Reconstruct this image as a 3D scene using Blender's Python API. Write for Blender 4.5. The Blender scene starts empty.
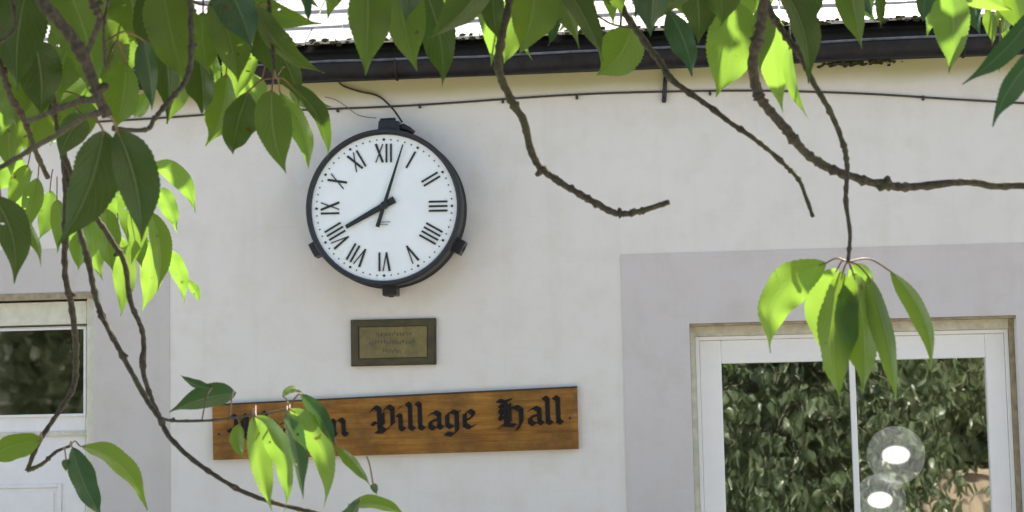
import bpy, bmesh, math, random
from mathutils import Vector, Matrix
random.seed(7)
S = bpy.context.scene
COL = S.collection

# ------------------------------------------------------------------ camera
FPX = 1770.0
YAW, PITCH, ROLL = map(math.radians, (5.5, 5.5, 1.2))
CAM = Vector((0, -8.3, 1.6))
fw = Vector((-math.sin(YAW)*math.cos(PITCH), math.cos(YAW)*math.cos(PITCH), math.sin(PITCH)))
r0 = fw.cross(Vector((0, 0, 1))).normalized()
u0 = r0.cross(fw)
rt = (r0*math.cos(ROLL) - u0*math.sin(ROLL)).normalized()
up = rt.cross(fw)
cd = bpy.data.cameras.new('camera'); cam = bpy.data.objects.new('camera', cd); COL.objects.link(cam)
cd.sensor_width = 36; cd.lens = FPX/1024*36; cd.clip_start = .05; cd.clip_end = 2000
m = Matrix((rt, up, -fw)).transposed().to_4x4(); m.translation = CAM
cam.matrix_world = m
cd.dof.use_dof = True; cd.dof.focus_distance = 5.0; cd.dof.aperture_fstop = 22
S.camera = cam

def ray(px, py): return fw*FPX + rt*(px-512) + up*(256-py)
def U(px, py, y=0.0):                       # point of the plane Y=y seen at a photo pixel
    d = ray(px, py); return CAM + d*((y-CAM.y)/d.y)
def D(px, py, dist):                        # point at a distance
    return CAM + ray(px, py).normalized()*dist
def PX(p):
    v = p-CAM; w = v.dot(fw); return 512+FPX*v.dot(rt)/w, 256-FPX*v.dot(up)/w

# ------------------------------------------------------------------ light
SUN = Vector((.20, .52, .83)).normalized()
el = math.asin(SUN.z); az = math.atan2(SUN.x, SUN.y)
w = bpy.data.worlds.new('World'); S.world = w; w.use_nodes = True
nt = w.node_tree; bg = nt.nodes['Background']
sky = nt.nodes.new('ShaderNodeTexSky'); sky.sky_type = 'NISHITA'; sky.sun_disc = False
sky.sun_elevation = el; sky.sun_rotation = az; sky.dust_density = 2.5; sky.air_density = 1.0; sky.ozone_density = .6
nt.links.new(sky.outputs[0], bg.inputs[0]); bg.inputs[1].default_value = .15
sl = bpy.data.lights.new('sun', 'SUN'); sl.energy = 5.0; sl.angle = math.radians(.5); sl.color = (1, .95, .87)
so = bpy.data.objects.new('sun', sl); COL.objects.link(so)
so.rotation_euler = (-SUN).to_track_quat('-Z', 'Y').to_euler()
S.view_settings.view_transform = 'Standard'; S.view_settings.look = 'None'; S.view_settings.gamma = 1
S.view_settings.use_curve_mapping = False
S.view_settings.exposure = 1.40
S.view_settings.use_white_balance = True; S.view_settings.white_balance_temperature = 7050; S.view_settings.white_balance_tint = 10
S.cycles.max_bounces = 10; S.cycles.transparent_max_bounces = 16; S.cycles.transmission_bounces = 6

# ------------------------------------------------------------------ helpers
def link(name, me, mat=None, parent=None):
    o = bpy.data.objects.new(name, me); COL.objects.link(o)
    if mat: me.materials.append(mat)
    if parent: o.parent = parent
    return o
def obj(name, bm, mat=None, parent=None, smooth=False):
    me = bpy.data.meshes.new(name); bm.normal_update(); bm.to_mesh(me); bm.free()
    if smooth: me.shade_smooth()
    o = link(name, me, mat, parent)
    if parent:
        o.matrix_parent_inverse = Matrix.Translation(-parent.location) if parent.type == 'EMPTY' else Matrix.Identity(4)
    return o
def tag(o, label=None, cat=None, group=None, kind=None):
    if label: o['label'] = label
    if cat: o['category'] = cat
    if group: o['group'] = group
    if kind: o['kind'] = kind
    return o
def thing(name, loc, label, cat, group=None):
    o = bpy.data.objects.new(name, None); COL.objects.link(o); o.location = loc
    o.empty_display_size = .1
    return tag(o, label, cat, group)
def box(bm, x0, x1, y0, y1, z0, z1):
    vs = [bm.verts.new((x, y, z)) for x in (x0, x1) for y in (y0, y1) for z in (z0, z1)]
    for f in ((0,1,3,2),(4,6,7,5),(0,4,5,1),(2,3,7,6),(0,2,6,4),(1,5,7,3)):
        bm.faces.new([vs[i] for i in f])
    return vs
def bev(bm, w=.003, seg=2):
    bmesh.ops.recalc_face_normals(bm, faces=bm.faces)
    bmesh.ops.bevel(bm, geom=list(bm.edges), offset=w, segments=seg, affect='EDGES', profile=.5)
def prism(bm, pts, y0, y1):                 # polygon in XZ (front at y0, back at y1)
    a = [bm.verts.new((p[0], y0, p[1])) for p in pts]; b = [bm.verts.new((p[0], y1, p[1])) for p in pts]
    n = len(pts); bm.faces.new(a); bm.faces.new(b[::-1])
    for i in range(n): bm.faces.new((a[i], b[i], b[(i+1)%n], a[(i+1)%n]))
def tube(bm, pts, rad, n=8, cap=True):
    pts = [Vector(p) for p in pts]; N = len(pts)
    if not hasattr(rad, '__len__'): rad = [rad]*N
    rings = []; ref = None
    for i, p in enumerate(pts):
        t = (pts[min(i+1, N-1)]-pts[max(i-1, 0)]).normalized()
        if ref is None: ref = t.orthogonal()
        ref = (ref - t*ref.dot(t)).normalized(); b = t.cross(ref)
        rings.append([bm.verts.new(p+(ref*math.cos(2*math.pi*k/n)+b*math.sin(2*math.pi*k/n))*rad[i]) for k in range(n)])
    for i in range(N-1):
        for k in range(n):
            bm.faces.new((rings[i][k], rings[i][(k+1)%n], rings[i+1][(k+1)%n], rings[i+1][k]))
    if cap:
        bm.faces.new(rings[0][::-1]); bm.faces.new(rings[-1])
def catmull(P, sub):
    P = [Vector(p) for p in P]; out = []
    for i in range(len(P)-1):
        a = P[max(i-1, 0)]; b = P[i]; c = P[i+1]; d = P[min(i+2, len(P)-1)]
        for k in range(sub):
            t = k/sub
            out.append(.5*((2*b)+(c-a)*t+(2*a-5*b+4*c-d)*t*t+(3*b-a-3*c+d)*t**3))
    out.append(P[-1]); return out
def lathe(bm, prof, c, n=96, ax=Vector((0,-1,0)), e1=Vector((1,0,0)), e2=Vector((0,0,1))):  # prof: (radius, along axis)
    rings = []
    for r, h in prof:
        rings.append([bm.verts.new(c+ax*h+(e1*math.cos(2*math.pi*k/n)+e2*math.sin(2*math.pi*k/n))*r) for k in range(n)])
    for i in range(len(rings)-1):
        for k in range(n): bm.faces.new((rings[i][k], rings[i][(k+1)%n], rings[i+1][(k+1)%n], rings[i+1][k]))
    return rings

# ------------------------------------------------------------------ materials
class NT:
    def __init__(s, name):
        s.m = bpy.data.materials.new(name); s.m.use_nodes = True; s.t = s.m.node_tree
        s.b = s.t.nodes['Principled BSDF']; s.out = s.t.nodes['Material Output']
    def n(s, typ, **kw):
        q = s.t.nodes.new('ShaderNode'+typ)
        for k, v in kw.items():
            if k.startswith('i_'): q.inputs[k[2:].replace('_', ' ')].default_value = v
            else: setattr(q, k, v)
        return q
    def l(s, a, b): s.t.links.new(a, b)
    def obc(s): return s.n('TexCoord').outputs['Object']
    def mapg(s, src, scale=(1,1,1), rot=(0,0,0)):
        q = s.n('Mapping'); q.inputs['Scale'].default_value = scale; q.inputs['Rotation'].default_value = rot
        s.l(src, q.inputs['Vector']); return q.outputs[0]
    def noise(s, vec, scale, detail=5, rough=.6):
        q = s.n('TexNoise', i_Scale=scale, i_Detail=detail, i_Roughness=rough)
        if vec: s.l(vec, q.inputs['Vector'])
        return q.outputs['Fac']
    def ramp(s, fac, stops):
        q = s.n('ValToRGB'); cr = q.color_ramp
        while len(cr.elements) < len(stops): cr.elements.new(.5)
        for e, (p, c) in zip(cr.elements, stops):
            e.position = p; e.color = (*c, 1) if len(c) == 3 else c
        s.l(fac, q.inputs[0]); return q.outputs[0]
    def mix(s, fac, a, b, mode='MIX'):
        q = s.n('Mix', data_type='RGBA', blend_type=mode)
        if hasattr(fac, 'links'): s.l(fac, q.inputs[0])
        else: q.inputs[0].default_value = fac
        for i, v in ((6, a), (7, b)):
            if hasattr(v, 'links'): s.l(v, q.inputs[i])
            else: q.inputs[i].default_value = (*v, 1)
        return q.outputs[2]
    def math(s, op, a, b=0):
        q = s.n('Math', operation=op)
        for i, v in enumerate((a, b)):
            if hasattr(v, 'links'): s.l(v, q.inputs[i])
            else: q.inputs[i].default_value = v
        return q.outputs[0]
    def col(s, v): s.l(v, s.b.inputs['Base Color']) if hasattr(v, 'links') else setattr(s.b.inputs['Base Color'], 'default_value', (*v, 1))
    def rough(s, v): s.l(v, s.b.inputs['Roughness']) if hasattr(v, 'links') else setattr(s.b.inputs['Roughness'], 'default_value', v)
    def bump(s, h, strength=.3, dist=.01):
        q = s.n('Bump', i_Strength=strength, i_Distance=dist); s.l(h, q.inputs['Height']); s.l(q.outputs[0], s.b.inputs['Normal'])

def mat_plain(name, c, rough=.6, nscale=30, var=.15, bump=.15, metal=0, spec=.5):
    k = NT(name); v = k.obc(); n = k.noise(v, nscale)
    a = tuple(x*(1-var) for x in c); b = tuple(min(1, x*(1+var)) for x in c)
    k.col(k.ramp(n, [(.3, a), (.7, b)])); k.rough(rough); k.b.inputs['Metallic'].default_value = metal
    k.b.inputs['Specular IOR Level'].default_value = spec
    k.bump(k.noise(v, nscale*4), bump, .002); return k.m

def mat_wall(name, c, stain=True):
    k = NT(name); v = k.obc()
    big = k.noise(v, 1.3, 4); med = k.noise(v, 6, 6, .65); fine = k.noise(v, 60, 4)
    base = k.mix(k.ramp(big, [(.35, (0,0,0)), (.7, (1,1,1))]), tuple(x*.955 for x in c), c)
    base = k.mix(k.ramp(med, [(.48, (0,0,0)), (.74, (.8,.8,.8))]), base, (c[0]*.88, c[1]*.87, c[2]*.82))
    # vertical weather streaks
    st = k.noise(k.mapg(v, (9, 9, .5)), 1.0, 5, .6)
    base = k.mix(k.ramp(st, [(.54, (0,0,0)), (.8, (.42,.42,.42))]), base, (c[0]*.84, c[1]*.82, c[2]*.75))
    base = k.mix(k.ramp(k.noise(v, 38, 2), [(.72, (0,0,0)), (.76, (.35,.35,.35))]), base, tuple(x*.7 for x in c))
    sx = k.n('SeparateXYZ'); k.l(v, sx.inputs[0])
    if stain:
        h = k.math('ADD', sx.outputs[2], k.math('MULTIPLY', k.math('SUBTRACT', k.noise(v, 2.2, 4), .5), .10))
        band = k.n('MapRange', interpolation_type='SMOOTHSTEP'); band.inputs[1].default_value = STZ-.05; band.inputs[2].default_value = STZ+.05
        k.l(h, band.inputs[0])
        base = k.mix(band.outputs[0], base, (.52, .52, .30))
        h2 = k.math('ADD', sx.outputs[2], k.math('MULTIPLY', k.math('SUBTRACT', k.noise(v, 9, 5), .5), .12))
        b2 = k.n('MapRange', interpolation_type='SMOOTHSTEP'); b2.inputs[1].default_value = STZ+.075; b2.inputs[2].default_value = STZ+.15
        k.l(h2, b2.inputs[0])
        base = k.mix(k.math('MULTIPLY', b2.outputs[0], .45), base, (.10, .08, .04))
    k.col(base); k.rough(.85); k.b.inputs['Specular IOR Level'].default_value = .25
    br = k.n('TexBrick', i_Scale=1.0, i_Mortar_Size=.006, i_Mortar_Smooth=.9)
    br.inputs['Brick Width'].default_value = .44; br.inputs['Row Height'].default_value = .215
    vv = k.n('CombineXYZ'); k.l(sx.outputs[0], vv.inputs[0]); k.l(sx.outputs[2], vv.inputs[1]); k.l(vv.outputs[0], br.inputs['Vector'])
    hh = k.math('ADD', k.math('MULTIPLY', br.outputs['Fac'], -.05), k.math('ADD', k.math('MULTIPLY', fine, .10), k.math('MULTIPLY', med, .5)))
    k.bump(hh, .55, .012)
    return k.m

def mat_leaf(name, c, tr, mixf=.45, rough=.38, veins=True):
    k = NT(name)
    uv = k.n('UVMap'); sx = k.n('SeparateXYZ'); k.l(uv.outputs[0], sx.inputs[0])
    rnd = k.n('ObjectInfo').outputs['Random']
    v = k.obc(); n = k.noise(v, 28, 3)
    au = k.math('ABSOLUTE', k.math('SUBTRACT', sx.outputs[0], .5))
    c0 = k.ramp(n, [(.3, tuple(x*.82 for x in c)), (.7, tuple(x*1.15 for x in c))])
    c1 = k.mix(k.math('MULTIPLY', rnd, .55), c0, (c[0]*1.5, c[1]*1.15, c[2]*.75))
    t1 = k.mix(rnd, tr, (tr[0]*.8, tr[1]*.9, tr[2]*.9))
    hsrc = n
    if veins:
        mid = k.n('MapRange'); mid.inputs[1].default_value = .030; mid.inputs[2].default_value = .010; k.l(au, mid.inputs[0])
        ph = k.math('SUBTRACT', k.math('MULTIPLY', sx.outputs[1], 9.0), k.math('MULTIPLY', au, 7.0))
        fr = k.math('ABSOLUTE', k.math('SUBTRACT', k.math('FRACT', ph), .5))
        ve = k.n('MapRange'); ve.inputs[1].default_value = .07; ve.inputs[2].default_value = .0; k.l(fr, ve.inputs[0])
        vf = k.math('MAXIMUM', mid.outputs[0], k.math('MULTIPLY', ve.outputs[0], .5))
        c1 = k.mix(k.math('MAXIMUM', k.math('MULTIPLY', vf, .45), k.math('MULTIPLY', mid.outputs[0], .75)), c1, (.20, .26, .11))
        t1 = k.mix(k.math('MULTIPLY', vf, .35), t1, (tr[0]*.55, tr[1]*.6, tr[2]))
        hsrc = k.math('ADD', k.math('MULTIPLY', vf, -.8), n)
    spt = k.ramp(k.noise(v, 75, 2, .5), [(.70, (0,0,0)), (.75, (.8,.8,.8))])
    c1 = k.mix(spt, c1, (.10, .055, .02)); t1 = k.mix(spt, t1, (.12, .06, .01))
    c1 = k.mix(k.ramp(k.noise(v, 9, 3), [(.5, (0,0,0)), (.75, (.5,.5,.5))]), c1, (c[0]*2.2, c[1]*1.5, c[2]*1.2))
    k.col(c1); k.rough(rough); k.b.inputs['Specular IOR Level'].default_value = .45
    k.bump(hsrc, .6, .002)
    tb = k.n('BsdfTranslucent'); k.l(t1, tb.inputs[0])
    ms = k.n('MixShader', i_Fac=mixf); k.l(k.b.outputs[0], ms.inputs[1]); k.l(tb.outputs[0], ms.inputs[2])
    k.l(ms.outputs[0], k.out.inputs[0]); return k.m

def mat_bark(name, c=(.085, .073, .052)):
    k = NT(name); v = k.obc()
    n = k.noise(v, 190, 6, .75); n2 = k.noise(v, 14, 4)
    a = k.ramp(n, [(.32, tuple(x*.35 for x in c)), (.52, c), (.72, (c[0]*2.1, c[1]*2.1, c[2]*2.0))])
    a = k.mix(k.ramp(n2, [(.52, (0,0,0)), (.68, (.7,.7,.7))]), a, (.12, .13, .06))
    k.col(a); k.rough(.8); k.bump(n, .8, .003); return k.m

# key heights of the building, read off the photograph
GL = U(300, 62, -.205).z                    # gutter front lip
GZ = GL - .008
STZ = U(600, 88, 0).z                       # cream band under the eaves
M = {}
M['wall'] = mat_wall('painted_render', (.775, .755, .70))
M['surround'] = mat_wall('grey_painted_render', (.635, .60, .575), stain=False)
M['upvc'] = mat_plain('white_upvc', (.88, .87, .83), .35, 12, .03, .05)
M['doorw'] = mat_plain('white_gloss_paint', (.80, .80, .78), .4, 14, .04, .08)
M['cream'] = mat_plain('weathered_cream_paint', (.60, .58, .46), .7, 25, .18, .3)
M['brown'] = mat_plain('stain_and_shade_brown', (.33, .27, .17), .8, 30, .3, .5)
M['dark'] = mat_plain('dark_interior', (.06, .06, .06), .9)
M['carpet'] = mat_plain('interior_floor', (.12, .10, .08), .9)
M['black'] = mat_plain('black_gutter_paint', (.012, .012, .014), .5, 18, .5, .35, 0, .3)
M['fascia'] = mat_plain('black_fascia', (.012, .012, .012), .7, 18, .4, .3)
M['iron'] = mat_plain('black_cast_iron', (.016, .018, .022), .42, 60, .3, .4)
M['cable'] = mat_plain('dark_cable', (.05, .045, .04), .6)
M['tip'] = mat_plain('grey_cable', (.20, .18, .15), .6)
M['bark'] = mat_bark('cherry_bark')
M['bark2'] = mat_bark('trunk_bark', (.13, .10, .075))
M['leaf'] = mat_leaf('lit_cherry_leaf', (.030, .068, .018), (.36, .62, .075), .40)  # brighter copy, for leaves meant to look sunlit
M['leaf_shaded'] = mat_leaf('shaded_cherry_leaf', (.027, .062, .015), (.14, .25, .025), .30, .42)  # darker copy: shade put into the leaf's colour and translucency
M['leaf_mid'] = mat_leaf('half_lit_cherry_leaf', (.034, .075, .020), (.29, .48, .045), .38, .42)
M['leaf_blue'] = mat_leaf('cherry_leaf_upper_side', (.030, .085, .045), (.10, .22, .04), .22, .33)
M['crown'] = mat_leaf('crown_and_shade_leaf', (.04, .075, .025), (.12, .2, .03), .18, .45, veins=False)
M['crown2'] = mat_leaf('far_crown_leaf', (.075, .105, .06), (.22, .32, .10), .25, .35, veins=False)

def mat_slate():
    k = NT('mossy_slate'); v = k.obc(); n = k.noise(v, 9, 5)
    k.col(k.ramp(n, [(.3, (.38, .37, .35)), (.6, (.48, .47, .45)), (.75, (.55, .54, .52))]))
    k.rough(.42); k.bump(k.noise(v, 40), .4, .004); return k.m
M['slate'] = mat_slate()
M['moss'] = mat_plain('moss', (.035, .04, .012), .95, 60, .5, .9)

def mat_glass(name, refl, tint, rgh=.022):
    k = NT(name); v = k.obc()
    g = k.n('BsdfGlossy', i_Roughness=rgh); g.inputs[0].default_value = (*tint, 1)
    b = k.n('Bump', i_Strength=.10, i_Distance=.003); k.l(k.noise(v, 5, 2), b.inputs['Height']); k.l(b.outputs[0], g.inputs['Normal'])
    t = k.n('BsdfTransparent'); t.inputs[0].default_value = (.88, .9, .89, 1)
    ms = k.n('MixShader', i_Fac=refl); k.l(t.outputs[0], ms.inputs[1]); k.l(g.outputs[0], ms.inputs[2])
    k.l(ms.outputs[0], k.out.inputs[0]); k.t.nodes.remove(k.b); return k.m
M['glass'] = mat_glass('coated_window_glass', .42, (.97, 1, .98), .014)
M['glass2'] = mat_glass('door_glass', .085, (1, .97, .93), .03)

def mat_dial():
    k = NT('enamel_dial'); v = k.obc()
    n = k.noise(v, 5, 4)
    c = k.ramp(n, [(.3, (.82, .89, .89)), (.7, (.88, .95, .96))])
    sp = k.ramp(k.noise(v, 70, 2), [(.74, (0,0,0)), (.78, (.5,.5,.5))])
    k.col(k.mix(sp, c, (.45, .42, .32))); k.rough(.3); return k.m
M['dial'] = mat_dial()
M['ink'] = mat_plain('black_enamel', (.015, .02, .018), .45)
M['letter'] = mat_plain('black_carved_letter', (.008, .008, .009), .6, 60, .3, .3, 0, .25)

def mat_wood():
    k = NT('varnished_oak'); v = k.obc()
    g = k.noise(k.mapg(v, (3.5, 8, 55)), 1.0, 8, .75); p = k.noise(v, 7, 4)
    c = k.ramp(g, [(.28, (.10, .040, .008)), (.45, (.28, .125, .022)), (.6, (.38, .185, .04)), (.78, (.46, .26, .07))])
    c = k.mix(k.ramp(p, [(.40, (0,0,0)), (.66, (.8,.8,.8))]), c, (.13, .066, .022))
    k.col(c); k.rough(.6); k.b.inputs['Specular IOR Level'].default_value = .2; k.bump(g, .4, .003); return k.m
M['wood'] = mat_wood()
M['edge'] = mat_plain('board_edge', (.055, .035, .03), .7)

def mat_bronze(name, c1, c2):
    k = NT(name); v = k.obc(); n = k.noise(v, 18, 5)
    k.col(k.ramp(n, [(.3, c1), (.7, c2)])); k.rough(.5); k.b.inputs['Metallic'].default_value = .35
    k.bump(k.noise(v, 120), .3, .001); return k.m
M['bronze'] = mat_bronze('tarnished_bronze', (.055, .05, .03), (.10, .085, .04))
M['brass'] = mat_bronze('dull_brass', (.13, .115, .06), (.26, .21, .075))

# ------------------------------------------------------------------ ground
bm = bmesh.new(); box(bm, -400, 400, -400, 400, -.5, 0)
k = NT('ground_gravel'); v = k.obc()
k.col(k.ramp(k.noise(v, 12, 6), [(.3, (.20, .18, .15)), (.7, (.34, .31, .27))])); k.rough(.9)
k.bump(k.noise(v, 60), .5, .01)
g = obj('ground', bm, k.m); tag(g, kind='structure')

# ------------------------------------------------------------------ the hall
hall = thing('village_hall', (0, 0, 0), 'cream rendered village hall with black gutter, slate roof, white window and door', 'building')
# openings
wx0, wx1 = U(688, 323).x+.006, U(1012, 400).x+.035
wz1 = U(850, 331).z-.0; wz0 = .95
wz1 = U(850, 319.5).z
dx1 = U(94, 400).x; dx0 = dx1-.98; dz1 = U(60, 298.5).z
X0, X1, ZT = -7.0, 6.5, GL+.12
def wall_faces(bm, xs, zs, holes, y):
    vs = {}
    def V(i, j):
        if (i, j) not in vs: vs[i, j] = bm.verts.new((xs[i], y, zs[j]))
        return vs[i, j]
    for i in range(len(xs)-1):
        for j in range(len(zs)-1):
            cx, cz = (xs[i]+xs[i+1])/2, (zs[j]+zs[j+1])/2
            if any(a < cx < b and c < cz < d for a, b, c, d in holes): continue
            bm.faces.new((V(i, j), V(i+1, j), V(i+1, j+1), V(i, j+1)))
def holed_slab(x0, x1, z0, z1, holes, y0, y1):
    xs = sorted({x0, x1, *[h[0] for h in holes], *[h[1] for h in holes]}); zs = sorted({z0, z1, *[h[2] for h in holes], *[h[3] for h in holes]})
    xs = [x for x in xs if x0 <= x <= x1]; zs = [z for z in zs if z0 <= z <= z1]
    bm = bmesh.new(); wall_faces(bm, xs, zs, holes, y0)
    r = bmesh.ops.extrude_face_region(bm, geom=list(bm.faces))
    for v in r['geom']:
        if isinstance(v, bmesh.types.BMVert): v.co.y = y1
    bmesh.ops.recalc_face_normals(bm, faces=bm.faces); return bm
hw = (wx0, wx1, wz0, wz1); hd = (dx0, dx1, 0, dz1)
bm = holed_slab(X0, X1, 0, ZT, [hw, hd], 0, .28)
obj('wall', bm, M['wall'], hall)
bm = bmesh.new()
box(bm, X0, X0+.28, .28, 6, 0, ZT); box(bm, X1-.28, X1, .28, 6, 0, ZT); box(bm, X0, X1, 6, 6.28, 0, ZT)
o = obj('wall', bm, M['wall'], hall)
# grey painted bands round the window and the door
sx0, sz1 = U(620.5, 256).x, U(820, 248.5).z
bm = holed_slab(sx0, X1-.003, .45, sz1, [hw], -.004, -.0005); obj('painted_surround', bm, M['surround'], hall)['label'] = 'grey painted band round the window'
lx1 = U(170, 400).x; 
bm = holed_slab(X0+.003, lx1, .003, U(170, 245).z, [(dx0, dx1, .003, dz1)], -.004, -.0005); obj('painted_surround', bm, mat_wall('pale_lilac_render', (.60, .57, .535), False), hall)['label'] = 'pale grey painted band round the door'
# interior
bm = bmesh.new(); box(bm, X0+.281, X1-.281, .281, 5.99, .02, .06); obj('interior_floor', bm, M['carpet'], hall)
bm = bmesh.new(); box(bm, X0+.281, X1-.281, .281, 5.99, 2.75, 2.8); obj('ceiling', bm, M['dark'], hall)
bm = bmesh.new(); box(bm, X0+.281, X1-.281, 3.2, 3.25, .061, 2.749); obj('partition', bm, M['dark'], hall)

# roof: stepped courses of big slates
PIT = math.radians(34); ey, ez = -.135, U(300, 46, -.135).z-.012
bm = bmesh.new(); ex = .215; wd = .30
for c in range(34):
    for i in range(48):
        x = X0-.15+i*wd+(wd/2 if c % 2 else 0)+random.uniform(-.003, .003)
        if x > X1+.1: continue
        a = c*ex+random.uniform(-.006, .006); b = a+ex*1.5; t = .016
        lift = .012+random.uniform(0, .004)
        p = []
        for (xx, s, h) in ((x, a, t+lift), (x+wd-.006, a+random.uniform(-.005, .005), t+lift), (x+wd-.006, b, t-.004), (x, b, t-.004)):
            p.append((xx, ey+s*math.cos(PIT)-h*math.sin(PIT), ez+s*math.sin(PIT)+h*math.cos(PIT)))
        q = [(px_, py_+t*math.sin(PIT), pz_-t*math.cos(PIT)) for px_, py_, pz_ in p]
        A = [bm.verts.new(v) for v in p]; B = [bm.verts.new(v) for v in q]
        bm.faces.new(A); bm.faces.new(B[::-1])
        for e in range(4): bm.faces.new((A[e], B[e], B[(e+1)%4], A[(e+1)%4]))
obj('roof', bm, M['slate'], hall)
bm = bmesh.new()
nr = ((0, .03), (3.3, 3.3*math.tan(PIT)+.03))
for (yo, zo) in ((0, 0),):
    a = [(X0-.1, ey+.01, ez-.02), (X1+.1, ey+.01, ez-.02), (X1+.1, 3.15, ez-.02+3.28*math.tan(PIT)), (X0-.1, 3.15, ez-.02+3.28*math.tan(PIT)), (X0-.1, 6.5, ez-.3), (X1+.1, 6.5, ez-.3)]
    V = [bm.verts.new(p) for p in a]
    bm.faces.new((V[0], V[1], V[2], V[3])); bm.faces.new((V[3], V[2], V[5], V[4]))
    bm.faces.new((V[0], V[3], V[4])); bm.faces.new((V[1], V[5], V[2]))
obj('roof_deck', bm, M['fascia'], hall)
# moss on the slate edges
bm = bmesh.new()
for i in range(1500):
    x = random.uniform(X0, X1); s = random.uniform(.003, .011)*random.choice((.6, 1, 1.3)); 
    mt = Matrix.Translation((x, ey-.012+random.uniform(-.004, .012), ez+.022+random.uniform(-.014, .012))) @ Matrix.Diagonal((s*1.5, s, s*.8, 1))
    bmesh.ops.create_icosphere(bm, subdivisions=1, radius=1, matrix=mt)
obj('moss', bm, M['moss'], hall)
# fascia
bm = bmesh.new(); box(bm, X0-.1, X1+.1, -.09, -.065, GL-.075, ez-.012); box(bm, X0-.1, X1+.1, -.064, -.002, GL-.062, GL-.050)
obj('fascia', bm, M['fascia'], hall)
# gutter: half round with rolled lip
gr = .052; gy = -.205+gr; n = 14
gut = bmesh.new(); L0, L1 = X0-.12, X1+.12; prof = []
for i in range(n+1):
    a = math.pi+math.pi*i/n; prof.append((gy+gr*math.cos(a), GZ+gr*1.55*math.sin(a)))
for i in range(n, -1, -1):
    a = math.pi+math.pi*i/n; prof.append((gy+(gr-.004)*math.cos(a), GZ+.001+(gr*1.55-.004)*math.sin(a)))
NS = 60; rings = []
for s in range(NS+1):
    x = L0+(L1-L0)*s/NS; dz = .003*math.sin(s*1.1)+.002*math.sin(s*2.7)
    rings.append([gut.verts.new((x, p[0], p[1]+dz)) for p in prof])
for s in range(NS):
    for i in range(len(prof)):
        j = (i+1) % len(prof); gut.faces.new((rings[s][i], rings[s][j], rings[s+1][j], rings[s+1][i]))
gut.faces.new(rings[0]); gut.faces.new(rings[-1][::-1])
gutter = obj('gutter', gut, M['black'], hall, True)
bm = bmesh.new(); tube(bm, [(L0+(L1-L0)*s/NS, gy-gr, GZ+.002+.003*math.sin(s*1.1)+.002*math.sin(s*2.7)) for s in range(NS+1)], .006, 8)
obj('lip', bm, mat_plain('gutter_lip_highlight', (.10, .10, .11), .45, 25, .5, .3), gutter, True)  # highlight along the lip put into a paler colour
for px in (150, 395, 690, 965):
    bm = bmesh.new(); x = U(px, 60, -.2).x
    tube(bm, [(x, gy+(gr+.004)*math.cos(math.pi+math.pi*i/12), GZ+(gr*1.55+.004)*math.sin(math.pi+math.pi*i/12)) for i in range(13)], .007, 6)
    obj('gutter_bracket', bm, M['black'], gutter)
# grime and cobweb clumps hanging under the gutter
bm = bmesh.new()
for c in range(13):
    cx = U(random.uniform(825, 888), 66).x
    for k_ in range(random.randint(6, 16)):
        s = random.uniform(.002, .008)
        mt = Matrix.Translation((cx+random.gauss(0, .05), -.10+random.gauss(0, .025), GZ-gr*1.55-random.uniform(-.008, .008))) @ Matrix.Diagonal((s*1.8, s, s, 1))
        bmesh.ops.create_icosphere(bm, subdivisions=1, radius=1, matrix=mt)
obj('grime', bm, M['moss'], gutter)['kind'] = 'stuff'

# window
win = thing('dummy', (0,0,0), '', ''); bpy.data.objects.remove(win)
def frame_ring(bm, x0, x1, z0, z1, wl, wr, wt, wb, y0, y1):
    box(bm, x0, x0+wl, y0, y1, z0, z1); box(bm, x1-wr, x1, y0, y1, z0, z1)
    box(bm, x0+wl, x1-wr, y0, y1, z1-wt, z1); box(bm, x0+wl, x1-wr, y0, y1, z0, z0+wb)
yf = .085
fx0, fx1 = U(697, 400, yf).x, U(1011, 400, yf).x
gx0, gx1 = U(722.5, 400, yf+.015).x, U(987, 400, yf+.015).x
fz1 = U(850, 333, yf).z; gz1 = U(850, 360.5, yf).z; gz0 = wz0+.1
bm = bmesh.new(); frame_ring(bm, fx0, fx1, wz0+.02, fz1, .018, .018, .018, .03, yf-.01, yf+.06)
bev(bm, .002); wf = obj('window', bm, M['upvc'], hall)
bm = bmesh.new(); frame_ring(bm, fx0+.0185, fx1-.0185, wz0+.0505, fz1-.0185, gx0-fx0-.0185, fx1-gx1-.0185, fz1-gz1-.0185, .06, yf, yf+.055)
bev(bm, .005, 3); obj('frame', bm, M['upvc'], wf)
mx = U(854.5, 430, yf+.015).x
bm = bmesh.new(); box(bm, mx-.013, mx+.013, yf+.008, yf+.05, gz0+.02, gz1+.001); bev(bm, .003); obj('mullion', bm, M['upvc'], wf)
bm = bmesh.new(); box(bm, gx0-.004, gx1+.004, yf+.028, yf+.032, gz0, gz1+.006); obj('pane', bm, M['glass'], wf)
bm = bmesh.new()
box(bm, wx0+.001, fx0-.001, yf-.025, yf+.07, wz0+.02, wz1-.001); 
box(bm, fx0-.001, fx1+.001, yf-.02, yf+.07, fz1+.001, wz1-.001); bev(bm, .0015)
obj('subframe', bm, M['cream'], wf)
bm = bmesh.new(); box(bm, fx1+.001, wx1-.001, yf-.025, yf+.07, wz0+.02, wz1-.0015); bev(bm, .0015); obj('subframe', bm, M['brown'], wf)  # right strip in brown: shade of the reveal put into its colour
bm = bmesh.new(); box(bm, wx0+.001, wx1-.001, .002, yf-.027, wz1-.012, wz1-.001); obj('lintel', bm, M['brown'], wf)
bm = bmesh.new(); box(bm, wx0-.04, wx1+.04, -.06, yf-.012, wz0-.04, wz0+.018); bev(bm, .005); obj('sill', bm, M['upvc'], wf)
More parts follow.
